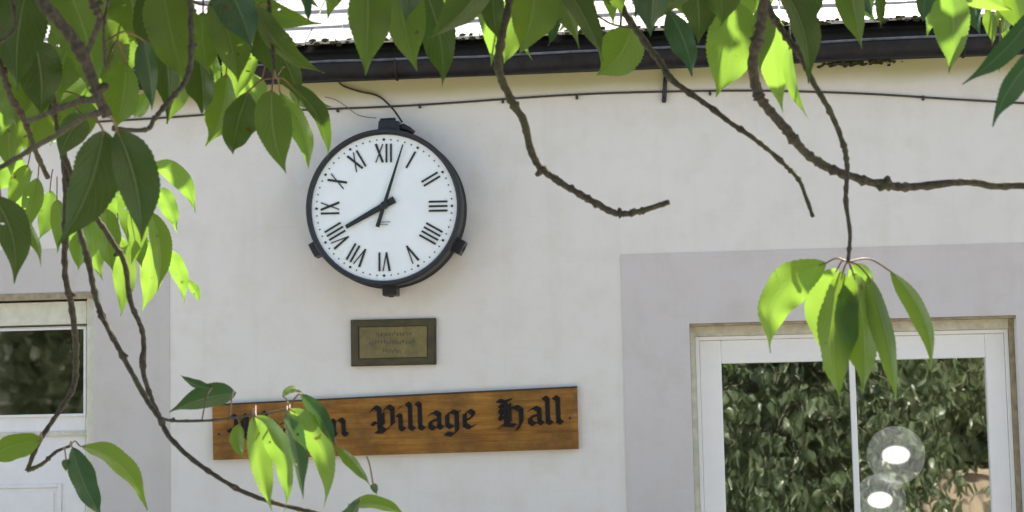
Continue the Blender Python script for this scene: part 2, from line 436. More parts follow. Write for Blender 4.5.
bm = bmesh.new(); box(bm, wx0-.02, wx1+.02, .282, .75, 1.04, 1.07); bev(bm, .004); obj('shelf', bm, mat_plain('interior_shelf_paint', (.3, .29, .27)), wf)

# door
yd = .07
dg0, dg1 = U(329, 0), 0
door = None
bm = bmesh.new()
box(bm, dx1-.05, dx1-.001, yd-.03, yd+.08, .01, dz1-.001); box(bm, dx0+.001, dx0+.05, yd-.03, yd+.08, .01, dz1-.001)
box(bm, dx0+.051, dx1-.051, yd-.03, yd+.08, U(50, 325, yd).z, dz1-.012); bev(bm, .003)
fr = obj('door', bm, mat_plain('yellowed_frame_paint', (.66, .66, .53), .6, 20, .1, .2), hall)
bm = bmesh.new(); box(bm, dx0-.05, dx1+.02, -.012, -.005, dz1-.001, dz1+.028); bev(bm, .002); obj('lintel', bm, M['brown'], fr)
zt = U(40, 329, yd).z; zg = U(40, 416, yd).z; xg = U(86, 380, yd).x
lx0, lx1_ = dx0+.052, dx1-.052; lz1 = U(50, 326, yd).z-.002
bm = bmesh.new()
box(bm, xg, lx1_, yd, yd+.045, .012, lz1); box(bm, lx0, lx0+.09, yd, yd+.045, .012, lz1)
box(bm, lx0+.0905, xg-.0005, yd, yd+.045, zt, lz1)
box(bm, lx0+.0905, xg-.0005, yd, yd+.045, .012, zg)
bev(bm, .004); leaf_o = obj('door_leaf', bm, M['doorw'], fr)
bm = bmesh.new(); frame_ring(bm, lx0+.085, xg+.004, zg-.006, zt+.005, .014, .014, .012, .014, yd-.010, yd-.0005); bev(bm, .003); obj('glazing_bead', bm, M['doorw'], fr)
bm = bmesh.new(); box(bm, lx0+.08, xg+.004, yd+.02, yd+.026, zg-.002, zt+.002); obj('pane', bm, M['glass2'], fr)
zb = U(50, 434, yd).z
bm = bmesh.new(); box(bm, lx0-.0, lx1_, yd-.014, yd-.0005, zb-.012, zb+.012); bev(bm, .004, 3); obj('moulding', bm, M['cream'], fr)['label'] = 'weathered cream moulding'
pz = U(30, 484, yd).z; pxr = U(62, 500, yd).x
bm = bmesh.new(); frame_ring(bm, lx0+.12, pxr, .25, pz, .02, .02, .02, .02, yd-.009, yd-.0005); bev(bm, .004, 3)
box(bm, lx0+.16, pxr-.04, yd-.006, yd-.0005, .29, pz-.04); obj('panel', bm, M['doorw'], fr)
bm = bmesh.new(); tube(bm, [(lx0+.045, yd-.001, 1.02), (lx0+.045, yd-.05, 1.02), (lx0+.055, yd-.055, 1.02), (lx0+.16, yd-.055, 1.02)], .009, 8); obj('handle', bm, M['brass'], fr)
bm = bmesh.new(); box(bm, dx0-.1, dx1+.1, -.35, -.006, .001, .12); bev(bm, .008); obj('step', bm, mat_plain('concrete', (.3, .29, .27), .9), hall)

# ------------------------------------------------------------------ clock
yc = -.20
cc = U(383.5, 207, yc); pxm = (cc-CAM).length/FPX
R = 73.8*pxm; RO = 78.6*pxm
clock = thing('wall_clock', (cc.x, 0, cc.z), 'large round black cased clock with white dial and roman numerals reading three minutes past eight', 'clock')
ax = Vector((0, -1, 0)); c0 = Vector((cc.x, 0, cc.z))
tilt = -.012                                 # the case hangs a touch rolled
e1 = Vector((math.cos(ROLL*.0+tilt*-1), 0, math.sin(tilt*-1)*-1)); e1.normalize(); e2 = Vector((-e1.z, 0, e1.x)) ; e2 = Vector((0,-1,0)).cross(e1)*-1
e2 = Vector((-e1.z, 0, e1.x))
def CP(x, z, y=yc): return Vector((cc.x, y, cc.z))+e1*x+e2*z
bm = bmesh.new()
lathe(bm, [(RO-.012, .0), (RO-.012, .03), (RO+.004, .034), (RO+.004, .05), (RO-.004, .056), (RO-.004, .145), (RO+.0, .15), (RO+.001, .17), (RO-.004, .18)], c0, 128)
obj('casing', bm, M['iron'], clock, True)
bm = bmesh.new()
lathe(bm, [(RO-.004, .181), (RO+.001, .185), (RO+.001, .198), (RO-.003, .205), (RO-.010, .208), (RO-.016, .205), (R-.001, .196), (R-.002, .180)], c0, 128)
obj('bezel', bm, M['iron'], clock, True)
bm = bmesh.new()
rr = lathe(bm, [(R+.004, .184), (R*.5, .185), (.004, .1855)], c0, 128); bm.faces.new(rr[-1])
dial = obj('dial', bm, M['dial'], clock, True)
yd_ = -.1875
def bar(bm, p, q, w0, w1=None, y=yd_, t=.0015):
    w1 = w0 if w1 is None else w1
    p = Vector(p); q = Vector(q); d = (q-p).normalized(); nrm = Vector((-d.y, d.x))
    pts = [p+nrm*w0/2, p-nrm*w0/2, q-nrm*w1/2, q+nrm*w1/2]
    pts = [CP(a.x, a.y) for a in pts]; prism(bm, [(a.x, a.z) for a in pts], y-t, y)
NUM = ['XII', 'I', 'II', 'III', 'IIII', 'V', 'VI', 'VII', 'VIII', 'IX', 'X', 'XI']
bh = R*.255; tk = R*.031; tn = R*.015
for h, s in enumerate(NUM):
    bm = bmesh.new(); a = math.radians(90-30*h); rad = Vector((math.cos(a), math.sin(a))); tg = Vector((rad.y, -rad.x))
    ws = {'I': R*.062, 'V': R*.125, 'X': R*.135}; tot = sum(ws[c] for c in s); x = -tot/2
    def q(u, v): return rad*(R*.74+v)+tg*u
    kk = 0
    for c in s:
        w_ = ws[c]; m_ = x+w_/2; y_ = yd_-.0001*kk
        if c == 'I': bar(bm, q(m_, -bh/2), q(m_, bh/2), tk*.85, y=y_)
        if c == 'V':
            bar(bm, q(m_-w_*.36, bh/2), q(m_, -bh/2), tk, tk*.8, y=y_); bar(bm, q(m_+w_*.36, bh/2), q(m_, -bh/2), tn, y=y_-.0003)
        if c == 'X':
            bar(bm, q(m_-w_*.36, bh/2), q(m_+w_*.36, -bh/2), tk, y=y_); bar(bm, q(m_+w_*.36, bh/2), q(m_-w_*.36, -bh/2), tn, y=y_-.0003)
        kk += 7; x += w_
    obj('numeral', bm, M['ink'], dial)
bm = bmesh.new()
for i in range(60):
    a = math.radians(6*i); r_ = R*.927; big = i % 5 == 0; s = R*(.018 if big else .0105)
    c_ = Vector((math.sin(a)*r_, math.cos(a)*r_))
    pts = [CP(c_.x+s*math.cos(t), c_.y+s*math.sin(t)) for t in [k_*math.pi/4 for k_ in range(8)]]
    prism(bm, [(p.x, p.z) for p in pts], yd_-.001, yd_)
obj('minute_track', bm, M['ink'], dial)
# faint maker's mark under the centre, too small to read
bm = bmesh.new()
for j, (wd_, zz) in enumerate(((.085, -.20), (.05, -.235))):
    x = -wd_
    while x < wd_:
        l_ = random.uniform(.008, .016); 
        bar(bm, (R*x, -R*-zz*1.0), (R*(x+l_), R*zz), R*.014, y=yd_); x += l_+.006
obj('maker_mark', bm, mat_plain('grey_print', (.25, .28, .28)), dial)
def hand(name, ang, ln, tail, w0, w1, wt, y):
    a = math.radians(90-ang); d = Vector((math.cos(a), math.sin(a))); nr_ = Vector((-d.y, d.x))
    c_ = Vector((R*.01, R*.025))
    pts = [c_+nr_*w0/2, c_+d*ln+nr_*w1/2, c_+d*ln-nr_*w1/2, c_-nr_*w0/2, c_-d*tail-nr_*wt/2, c_-d*tail+nr_*wt/2]
    pts = [CP(p.x, p.y) for p in pts]
    bm = bmesh.new(); prism(bm, [(p.x, p.z) for p in pts], y-.003, y); obj(name, bm, M['ink'], clock)
hand('hour_hand', 241.5, R*.60, R*.16, R*.085, R*.055, R*.10, -.196)
hand('minute_hand', 17.5, R*.86, R*.31, R*.05, R*.018, R*.055, -.202)
bm = bmesh.new(); lathe(bm, [(.018, .188), (.018, .208), (.012, .211), (.001, .211)], CP(R*.01, R*.025, 0), 24); obj('hub', bm, M['ink'], clock)
# junction box and gland on the top, three lugs round the case
def cbox(bm, ang, r0_, r1_, hw_, y0, y1, wtop=1.0):
    a = math.radians(90-ang); d = Vector((math.cos(a), math.sin(a))); t_ = Vector((d.y, -d.x))
    P_ = [CP(*(d*r0_-t_*hw_)), CP(*(d*r0_+t_*hw_)), CP(*(d*r1_+t_*hw_*wtop)), CP(*(d*r1_-t_*hw_*wtop))]
    prism(bm, [(p.x, p.z) for p in P_], y0, y1)
bm = bmesh.new(); cbox(bm, 2, RO-.015, RO+.052, .054, -.135, -.03, .92); bev(bm, .006, 2); bm2 = bm
bt = obj('terminal_box', bm, M['iron'], clock)
bm = bmesh.new(); a_ = CP(.0, RO+.0); tube(bm, [CP(.002-.036, RO+.052, -.08), CP(.038, RO+.054, -.08)], .020, 12); obj('cap', bm, M['iron'], bt, True)
bm = bmesh.new(); pA = CP(.052, RO+.012, -.10)
tube(bm, [pA, CP(.08, RO+.022, -.10), CP(.105, RO+.012, -.10), CP(.13, RO-.004, -.10)], [.017, .02, .014, .010], 10); obj('cable_gland', bm, M['iron'], clock, True)
for ang in (178, 242, 118):
    bm = bmesh.new(); cbox(bm, ang, RO-.012, RO+.040, .036, -.12, -.03, .95); bev(bm, .004, 2); lg = obj('lug', bm, M['iron'], clock)
    bm = bmesh.new(); a = math.radians(90-ang); d = Vector((math.cos(a), math.sin(a)))
    tube(bm, [CP(*(d*(RO+.034)), -.07), CP(*(d*(RO+.045)), -.07)], .013, 6); obj('bolt', bm, M['iron'], lg)

# ------------------------------------------------------------------ cables
def cable(name, pxs, r_, mat, label, y=-.008, clips=()):
    pts = catmull([U(a, b, y if len(rest) == 0 else rest[0]) for a, b, *rest in pxs], 6)
    bm = bmesh.new(); tube(bm, pts, r_, 6)
    o = obj(name, bm, mat); tag(o, label, 'cable')
    for cx, cz in clips:
        p = U(cx, cz, -.002); bm = bmesh.new(); box(bm, p.x-.006, p.x+.006, -.017, -.0005, p.z-.012, p.z+.009); bev(bm, .002); obj('clip', bm, M['cable'], o)
cable('wall_cable', [(-60, 130), (40, 125), (160, 118), (230, 113), (300, 110), (380, 107), (450, 103), (520, 98), (600, 93.5), (700, 91), (780, 91), (870, 94), (950, 99), (1030, 103.5), (1120, 108)], .0048, M['cable'],
      'long thin dark cable clipped straight along the wall under the gutter', clips=((338, 110), (420, 106), (503, 101), (577, 97), (710, 93), (923, 98)))
cable('clock_cable', [(336, 76, -.06), (342, 85, -.02), (358, 91), (378, 96), (392, 108, -.03), (402, 122, -.09)], .005, M['cable'], 'thicker dark cable arching from the gutter down to the clock gland', -.016)
cable('clock_wire', [(325, 97), (336, 100), (347, 107), (356, 114), (366, 117), (376, 118, -.07)], .0022, M['tip'], 'hair thin grey wire curling to the left of the clock terminal box', -.02)
o = None
bm = bmesh.new(); pA = U(666, 70, -.03); pB = U(664, 101, -.012)
tube(bm, [pA, (pA+pB)/2, pB, pB+Vector((0, 0, -.008))], [.011, .010, .011, .008], 8); tube(bm, [pB+Vector((0, .012, .01)), pB+Vector((0, -.015, .01))], .008, 8)
o = obj('iron_hook', bm, M['iron'], None, True); tag(o, 'short black iron peg hanging on the wall just below the gutter', 'hook')

# ------------------------------------------------------------------ plaque
a, b, c_, d_ = [U(*p, -.02) for p in ((350.5, 320), (436, 318), (436, 364.5), (351, 366.5))]
pl = thing('bronze_plaque', ((a.x+b.x)/2, 0, (a.z+c_.z)/2), 'small tarnished bronze plaque with a worn brass centre, below the clock', 'plaque')
bm = bmesh.new(); prism(bm, [(p.x, p.z) for p in (a, b, c_, d_)], -.02, -.001); bev(bm, .002); obj('backboard', bm, M['bronze'], pl)
ctr = (a+b+c_+d_)/4
def ins(p, fx, fz): return (ctr.x+(p.x-ctr.x)*fx, ctr.z+(p.z-ctr.z)*fz)
bm = bmesh.new()
O_ = [ins(p, .97, .95) for p in (a, b, c_, d_)]; I_ = [ins(p, .82, .70) for p in (a, b, c_, d_)]
for i in range(4):
    j = (i+1) % 4; prism(bm, [O_[i], O_[j], I_[j], I_[i]], -.027, -.0201)
obj('frame', bm, M['bronze'], pl)
bm = bmesh.new(); prism(bm, [ins(p, .79, .66) for p in (a, b, c_, d_)], -.0235, -.0202); pb = obj('plate', bm, M['brass'], pl)
bm = bmesh.new(); sc = (b.x-a.x); dirx = Vector((b.x-a.x, b.z-a.z)).normalized(); dirz = Vector((-dirx.y, dirx.x))
for row, (x0_, x1_) in enumerate(((-.20, .22), (-.28, .26), (-.12, .08))):
    x = x0_
    while x < x1_:
        l_ = random.uniform(.012, .03); z_ = (.11-.11*row)
        for zz in (0, random.choice((.018, -.018))):
            p_ = Vector((ctr.x, ctr.z))+dirx*x*sc+dirz*(z_+zz)*sc*.9
            e = dirx*l_*sc*.7; h_ = dirz*.010*sc
            prism(bm, [tuple(p_-h_), tuple(p_+e-h_), tuple(p_+e+h_), tuple(p_+h_)], -.0242-.0001*(zz != 0), -.0236)
        x += l_+.008
obj('lettering', bm, mat_plain('worn_engraving', (.09, .085, .05), .7), pb)

# ------------------------------------------------------------------ sign
TL, TR, BR, BL = [U(*p, -.03) for p in ((212, 405.5), (577, 387.5), (578.5, 449), (213, 460))]
sign = thing('wooden_sign', ((TL.x+TR.x)/2, 0, (TL.z+BL.z)/2), 'long varnished oak board with black blackletter Village Hall lettering', 'sign')
bm = bmesh.new(); prism(bm, [(p.x, p.z) for p in (TL, TR, BR, BL)], -.03, -.004); bev(bm, .003)
obj('board', bm, M['wood'], sign)
bm = bmesh.new()
tp = [(TL.x-.001, TL.z+.0005), (TR.x+.001, TR.z+.0005), (TR.x+.001, TR.z+.0065), (TL.x-.001, TL.z+.0065)]
prism(bm, tp, -.031, -.002); obj('capping_strip', bm, M['edge'], sign)
G = {
 'l': ([[(-.10,1.50),(.04,1.36),(.04,.2),(.18,.07)]], .42),
 'i': ([[(-.08,.92),(.04,.80),(.04,.2),(.18,.07)], [(-.02,1.22),(.08,1.34)]], .42),
 'h': ([[(-.10,1.50),(.04,1.36),(.04,.2),(.16,.07)], [(.08,.72),(.32,.95),(.48,.80),(.48,.15),(.36,-.16)]], .72),
 'a': ([[(.02,.82),(.26,.97),(.44,.82),(.44,.2),(.56,.07)], [(.42,.58),(.06,.46),(.06,.20),(.22,.05),(.40,.22)]], .74),
 't': ([[(.02,1.15),(.08,1.05),(.08,.2),(.26,.06)], [(-.08,.90),(.30,.90)]], .46),
 'o': ([[(.05,.82),(.05,.2),(.24,.04)], [(.05,.82),(.26,.97),(.46,.80),(.46,.2),(.24,.04)]], .70),
 'n': ([[(-.08,.92),(.04,.80),(.04,.18),(.12,.07)], [(.10,.78),(.32,.96),(.48,.80),(.48,.2),(.62,.07)]], .78),
 'e': ([[(.06,.82),(.06,.2),(.26,.04),(.48,.17)], [(.06,.82),(.26,.98),(.44,.80),(.36,.58),(.08,.46)]], .66),
 'g': ([[(.05,.82),(.05,.26),(.22,.09),(.42,.26)], [(.05,.82),(.24,.97),(.46,.86),(.46,-.10),(.26,-.30),(-.02,-.20)], [(.46,.86),(.60,.95)]], .74),
 'W': ([[(-.05,1.16),(.10,1.40),(.27,1.22),(.27,.3),(.42,.08)], [(.50,1.22),(.62,1.40),(.76,1.22),(.76,.28),(.42,.04)], [(1.0,1.2),(1.12,1.40),(1.28,1.2),(1.28,.34),(.92,.04),(.76,.20)], [(-.06,.62),(.06,.52)], [(.10,.2),(.30,.2)], [(.52,1.1),(.52,.35)]], 1.58),
 'V': ([[(-.05,1.14),(.10,1.38),(.30,1.22),(.30,.28),(.50,.04)], [(.54,1.20),(.68,1.40),(.88,1.20),(.88,.42),(.50,.0),(.16,.03)], [(.0,.52),(.12,.42)], [(.44,1.0),(.44,.35)]], 1.18),
 'H': ([[(-.04,1.42),(.14,1.34),(.50,1.44)], [(.26,1.34),(.26,.14)], [(.02,1.16),(.12,1.08),(.02,.84),(.12,.76),(.02,.5),(.12,.4)], [(.40,1.2),(.40,.22)], [(-.04,-.06),(.14,.12),(.62,.04)], [(.40,.92),(.66,1.06),(.88,.84),(.88,.22),(.70,-.20)]], 1.18),
}
A_ = Vector((TL.x, TL.z)); dX = Vector((BR.x-BL.x, BR.z-BL.z)).normalized(); dX = (dX+Vector((TR.x-TL.x, TR.z-TL.z)).normalized()).normalized(); dZ = Vector((-dX.y, dX.x))
pm = (U(500, 420, -.03)-CAM).length/FPX
def word(txt, x0px, y0px, x1px):
    p0 = U(x0px, y0px, -.03); o_ = Vector((p0.x, p0.z)); total = sum(G[c][1] for c in txt)-.12
    xh = 18.5*pm; ks = (x1px-x0px)*pm/total
    cx = .08; nib = (.09, .088); inner = (.030, .030)
    for ch in txt:
        strokes, adv = G[ch]; bm = bmesh.new(); lay = 0
        for st in strokes:
            for i in range(len(st)-1):
                p, q_ = st[i], st[i+1]
                loc = [(p[0]+nib[0], p[1]+nib[1]), (p[0]-nib[0], p[1]-nib[1]), (q_[0]-nib[0], q_[1]-nib[1]), (q_[0]+nib[0], q_[1]+nib[1])]
                W_ = [o_+dX*(cx+a_)*ks+dZ*b_*xh for a_, b_ in loc]
                area = sum(W_[i_].x*W_[(i_+1)%4].y-W_[(i_+1)%4].x*W_[i_].y for i_ in range(4))
                if area < 0: W_ = W_[::-1]
                lay += 1; prism(bm, [tuple(v_) for v_ in W_], -.0355-.0004*lay, -.0301)
        bev(bm, .0016, 1)
        obj('letter', bm, M['letter'], sign); cx += adv
word('Whatton', 229, 441, 349); word('Village', 371, 432.5, 475.5); word('Hall', 498, 427, 563)
for px_, py_ in ((570, 418), (219, 434)):
    p = U(px_, py_, -.03); bm = bmesh.new(); lathe(bm, [(.006, .030), (.006, .033), (.001, .035)], Vector((p.x, 0, p.z)), 12); obj('screw', bm, M['iron'], sign)

# ------------------------------------------------------------------ lamp with glass globes inside the window
yl = .42
def mat_globe():
    k = NT('seeded_glass'); g_ = k.n('BsdfTransparent'); g_.inputs[0].default_value = (.93, .95, .96, 1)
    k.col((.64, .65, .69)); k.rough(.3)
    lw = k.n('LayerWeight', i_Blend=.35)
    f = k.math('ADD', k.math('MULTIPLY', lw.outputs['Facing'], .30), k.math('ADD', k.math('MULTIPLY', k.noise(k.obc(), 16, 3), .08), .24))
    ms = k.n('MixShader'); k.l(f, ms.inputs[0]); k.l(g_.outputs[0], ms.inputs[1]); k.l(k.b.outputs[0], ms.inputs[2]); k.l(ms.outputs[0], k.out.inputs[0]); return k.m
MG = mat_globe()
k = NT('lit_bulb'); e_ = k.n('Emission', i_Strength=9.0); e_.inputs[0].default_value = (1, .98, .95, 1)
lw_ = k.n('LayerWeight', i_Blend=.5); cz_ = k.math('SUBTRACT', 1.0, lw_.outputs['Facing'])
nz_ = k.math('MULTIPLY', k.math('POWER', cz_, 4.5), k.math('ADD', .55, k.math('MULTIPLY', k.noise(k.obc(), 60, 3), .9)))
tr_ = k.n('BsdfTransparent'); ms_ = k.n('MixShader'); k.l(nz_, ms_.inputs[0]); k.l(tr_.outputs[0], ms_.inputs[1]); k.l(e_.outputs[0], ms_.inputs[2]); k.l(ms_.outputs[0], k.out.inputs[0]); MB_ = k.m
MW = mat_plain('white_metal', (.7, .7, .7), .3)
pA = U(896, 455, yl); pB = U(880, 500, yl+.05); rA = 28*(pA-CAM).length/FPX; rB = 25*(pB-CAM).length/FPX
lamp = thing('globe_lamp', (pA.x, yl, 1.071), 'lit lamp with two clear glass globes standing behind the right window pane', 'lamp')
st = [(pA.x+.004, yl+.02, 1.075), (pA.x+.02, yl+.02, 1.2), (pA.x+.03, yl+.01, pB.z-.02), (pA.x+.01, yl, pA.z-rA-.03), (pA.x+.003, yl, pA.z-rA+.01)]
bm = bmesh.new(); tube(bm, catmull(st, 8), .008, 10); tube(bm, catmull([(pA.x+.02, yl+.02, 1.15), (pB.x+.02, pB.y, 1.13), (pB.x, pB.y, pB.z-rB+.01)], 8), .008, 10)
obj('stem', bm, MW, lamp, True)
bm = bmesh.new(); lathe(bm, [(.001, .0), (.085, .0), (.085, .012), (.02, .022), (.008, .05)], Vector((pA.x+.004, yl+.02, 1.0715)), 32, Vector((0,0,1)), Vector((1,0,0)), Vector((0,1,0))); obj('base', bm, MW, lamp, True)
for p, r_ in ((pA, rA), (pB, rB)):
    bm = bmesh.new(); bmesh.ops.create_uvsphere(bm, u_segments=40, v_segments=24, radius=r_, matrix=Matrix.Translation(p)); gl = obj('glass_globe', bm, MG, lamp, True)
    bm = bmesh.new(); bmesh.ops.create_uvsphere(bm, u_segments=20, v_segments=12, radius=r_*.45, matrix=Matrix.Translation(p) @ Matrix.Diagonal((1.2, 1, .85, 1))); obj('bulb', bm, MB_, gl, True)
    bm = bmesh.new(); lathe(bm, [(.014, -.06), (.026, -.03), (.026, .0), (.012, .012)], Vector((p.x, p.y, p.z-r_+.002)), 16, Vector((0,0,1)), Vector((1,0,0)), Vector((0,1,0))); obj('collar', bm, MW, gl, True)

# ------------------------------------------------------------------ leaves
PROF = [(0, .02), (.03, .26), (.08, .52), (.16, .78), (.27, .96), (.38, 1.0), (.50, .95), (.62, .80), (.72, .60), (.80, .38), (.86, .22), (.91, .12), (.96, .055), (1, .01)]
def prof(v):
    for (a, p), (b, q_) in zip(PROF, PROF[1:]):
        if v <= b: t = (v-a)/(b-a); return p+(q_-p)*t
    return .01
def leaf_bm(B, T, width, bow=0.0, roll=0.0, bulge=.06, fold=.25, pet=None, NV=44, NU=8):
    bm = bmesh.new(); uvl = bm.loops.layers.uv.new('UVMap')
    A = T-B; Ln = A.length; a = A.normalized(); vdir = ((B+T)/2-CAM).normalized()
    s = a.cross(vdir).normalized(); n_ = s.cross(a).normalized()       # s: to one side in the picture
    rot = Matrix.Rotation(roll, 3, a); s2 = rot @ s; n2 = rot @ n_
    ph = random.uniform(0, 6); wv = random.uniform(.04, .13); curl = random.uniform(-.10, .10); wv2 = random.uniform(-.3, .3)
    rows = []
    def mid(v):
        c_ = 4*v*(1-v); hook = max(0, v-.75)*2
        return B+A*v+s*bow*Ln*(c_)+n_*bulge*Ln*c_ + n2*curl*Ln*hook*hook*.4
    for i in range(NV+1):
        v = i/NV; c_ = mid(v); tn_ = (mid(min(1, v+.01))-mid(max(0, v-.01))).normalized()
        ss = (s2-tn_*s2.dot(tn_)).normalized(); nn = ss.cross(tn_).normalized()
        if nn.dot(n2) < 0: nn = -nn
        tw = wv2*(v-.5)
        w_ = prof(v)*width/2
        row = []
        for j in range(NU+1):
            u_ = -1+2*j/NU; e = abs(u_)
            ww = w_*(1+(.035 if (i % 2) else -.02)*(1 if e > .99 and .04 < v < .93 else 0))
            off = fold*e*w_ + wv*width*math.sin(v*17+ph+(1.5 if u_ > 0 else 0))*e*e*.5 + tw*u_*w_
            row.append(bm.verts.new(c_+ss*u_*ww*math.cos(fold*.9)+nn*off))
        rows.append(row)
    for i in range(NV):
        for j in range(NU):
            f = bm.faces.new((rows[i][j], rows[i][j+1], rows[i+1][j+1], rows[i+1][j])); f.smooth = True
            for lp, (jj, ii) in zip(f.loops, ((j, i), (j+1, i), (j+1, i+1), (j, i+1))): lp[uvl].uv = (jj/NU, ii/NV)
    return bm, [mid(v) for v in (.2, .45, .7)], mid
# branches: (name-depth, [(px, py)], radii px)
dz = 2.0
BR = [
 ([(522,-90),(514,-40),(510,0),(501,40),(499,70),(511,100),(524,122),(531,150),(541,168),(560,182),(585,197),(610,211),(625,214),(645,210),(669,202)], 6, 3.4, 2.05, 2.0),
 ([(590,-110),(602,-50),(618,0),(640,35),(660,62),(672,80),(700,100),(730,122),(760,143),(785,165),(800,182),(813,217)], 5, 2.4, 2.15, 2.0),
 ([(775,-120),(768,-50),(764,0),(760,30),(753,60),(757,90),(765,105),(785,128),(805,152),(825,166),(850,176),(880,184),(910,187),(965,182),(1000,186),(1060,185),(1120,192)], 7, 4, 1.9, 2.0),
 ([(745,-60),(768,5),(785,35),(800,55),(812,80),(828,108),(842,140),(847,165),(846,200),(850,235),(848,262)], 4.5, 2.3, 2.0, 1.92),
 ([(20,-60),(42,0),(66,30),(85,60),(96,90),(107,117)], 8, 6, 1.6, 1.62),
 ([(5,-40),(12,0),(16,22),(10,35),(-5,44),(-40,60)], 2.6, 2, 1.9, 1.9),
 ([(10,-60),(22,5),(30,30),(38,60),(50,85),(56,115),(62,145),(66,180),(66,225),(65,272),(72,310),(76,350),(74,385),(60,410),(40,440),(27,471)], 5.5, 2.6, 2.3, 2.35),
 ([(27,471),(42,464),(56,452),(70,446)], 2.6, 1.6, 2.35, 2.33),
 ([(62,145),(70,190),(78,225),(88,260),(95,295),(105,322),(125,360),(147,400),(158,416),(172,440),(200,465),(240,490),(275,503),(320,514),(380,530)], 4, 2.4, 2.31, 2.1),
 ([(62,150),(80,195),(92,212),(110,238),(125,265),(130,300),(143,335),(143,370),(152,400),(160,417)], 3.6, 2.8, 2.28, 2.27),
 ([(158,417),(175,421),(215,420),(245,416),(268,413),(290,408)], 2.0, 1.1, 2.27, 2.0),
 ([(-60,58),(0,61),(20,65),(35,75),(50,92),(56,112)], 4.5, 3.5, 2.2, 2.28),
 ([(100,100),(85,100),(60,108),(40,117),(28,121)], 3.5, 3, 1.66, 1.8),
 ([(104,112),(85,117),(60,133),(30,150),(0,168),(-50,195)], 3.4, 3, 1.64, 1.9),
 ([(-10,50),(2,70),(10,95),(25,122),(35,150),(48,178)], 4, 3, 2.2, 2.3),
 ([(186,-60),(190,0),(191,40),(190,65),(183,85),(168,102),(155,118),(145,130),(112,128)], 3.6, 2.6, 1.8, 1.75),
 ([(86,-50),(92,0),(100,18),(93,38),(86,55)], 5, 3.4, 1.8, 1.85),
 ([(110,-40),(108,0),(104,30),(106,70)], 2.2, 1.6, 1.8, 1.85),
 ([(560,6),(590,12),(612,24),(636,28)], 1.3, 1.3, 2.1, 2.1),
 ([(170,-12),(200,4),(230,2),(262,-15)], 1.6, 1.5, 1.9, 1.95),
 ([(262,-60),(268,-10),(272,40),(276,78)], 2.6, 2.2, 2.0, 2.0),
 ([(-80,-70),(120,-55),(330,-34),(430,-30),(540,-42),(690,-35),(800,-42),(920,-32),(1010,-36),(1130,-20)], 9, 5, 2.15, 2.1),
]
tree = None
trunk_base = Vector((-1.75, -6.7, 0))
tree = thing('cherry_tree', trunk_base, 'leafy cherry tree hanging its branches and pointed green leaves in front of the hall', 'tree')
bobjs = []; bpts = []
for pts, ra, rb, da, db in BR:
    n_ = len(pts); P3 = [D(p[0], p[1], da+(db-da)*i/(n_-1)) for i, p in enumerate(pts)]
    cv = catmull(P3, 9); N_ = len(cv); rads = []
    knob = [0]*N_; i = random.randint(2, 5)
    while i < N_: knob[i] = random.choice((.08, .15, .22, .42))*random.uniform(.7, 1.1); i += random.randint(1, 6)
    for i in range(N_):
        t = i/(N_-1); base = .80*(ra+(rb-ra)*t)*(da+(db-da)*t)/FPX
        rads.append(base*(1+knob[i]*1.25+random.uniform(-.11, .11)))
        cv[i] = cv[i]+Vector([random.gauss(0, 1) for _ in range(3)])*base*.07
    bm = bmesh.new(); tube(bm, cv, rads, 9)
    # side spurs
    for i in range(N_):
        if knob[i] > .36 and 1 < i < N_-1:
            b_ = rads[i]; d_ = Vector([random.gauss(0, 1) for _ in range(3)]).normalized()
            tube(bm, [cv[i], cv[i]+d_*b_*1.2, cv[i]+d_*b_*1.6], [b_*.65, b_*.5, b_*.3], 6)
    o = obj('branch', bm, M['bark'], tree, True); bobjs.append(o); bpts.append(cv)
# trunk and scaffold limbs outside the picture
bm = bmesh.new()
tube(bm, catmull([trunk_base+Vector(v_) for v_ in ((0, 0, -.05), (.03, .02, .7), (-.04, .05, 1.5), (.05, .0, 2.4), (.3, -.05, 3.2), (.7, .05, 4.1))], 6),
     [.20]+[.16-.003*i for i in range(30)], 14)
trunk = obj('trunk', bm, M['bark2'], tree, True)
def limb(pts, r0_, r1_):
    cv = catmull(pts, 8); n_ = len(cv); bm = bmesh.new(); tube(bm, cv, [r0_+(r1_-r0_)*i/(n_-1) for i in range(n_)], 10); obj('branch', bm, M['bark'], tree, True)
top = trunk_base+Vector((.12, -.02, 2.7))
limb([top, Vector((-1.2, -6.5, 3.0)), Vector((-.6, -6.35, 2.9)), Vector((-.1, -6.25, 2.65)), D(800, -150, 2.1), D(775, -120, 1.9)], .06, .012)
limb([top+Vector((0,0,-.2)), Vector((-1.3, -6.5, 2.75)), D(60, -170, 2.2), D(-80, -70, 2.15)], .045, .012)
limb([top+Vector((0,0,-.3)), D(-160, -150, 2.0), D(-40, -110, 1.7), D(20, -60, 1.6)], .04, .011)
limb([Vector((-.6, -6.35, 2.9)), D(500, -200, 2.15), D(522, -90, 2.05)], .025, .01)
limb([Vector((-.35, -6.3, 2.8)), D(580, -210, 2.2), D(590, -110, 2.15)], .02, .008)
limb([D(-40, -110, 1.7), D(100, -120, 1.8), D(186, -60, 1.8)], .016, .007)

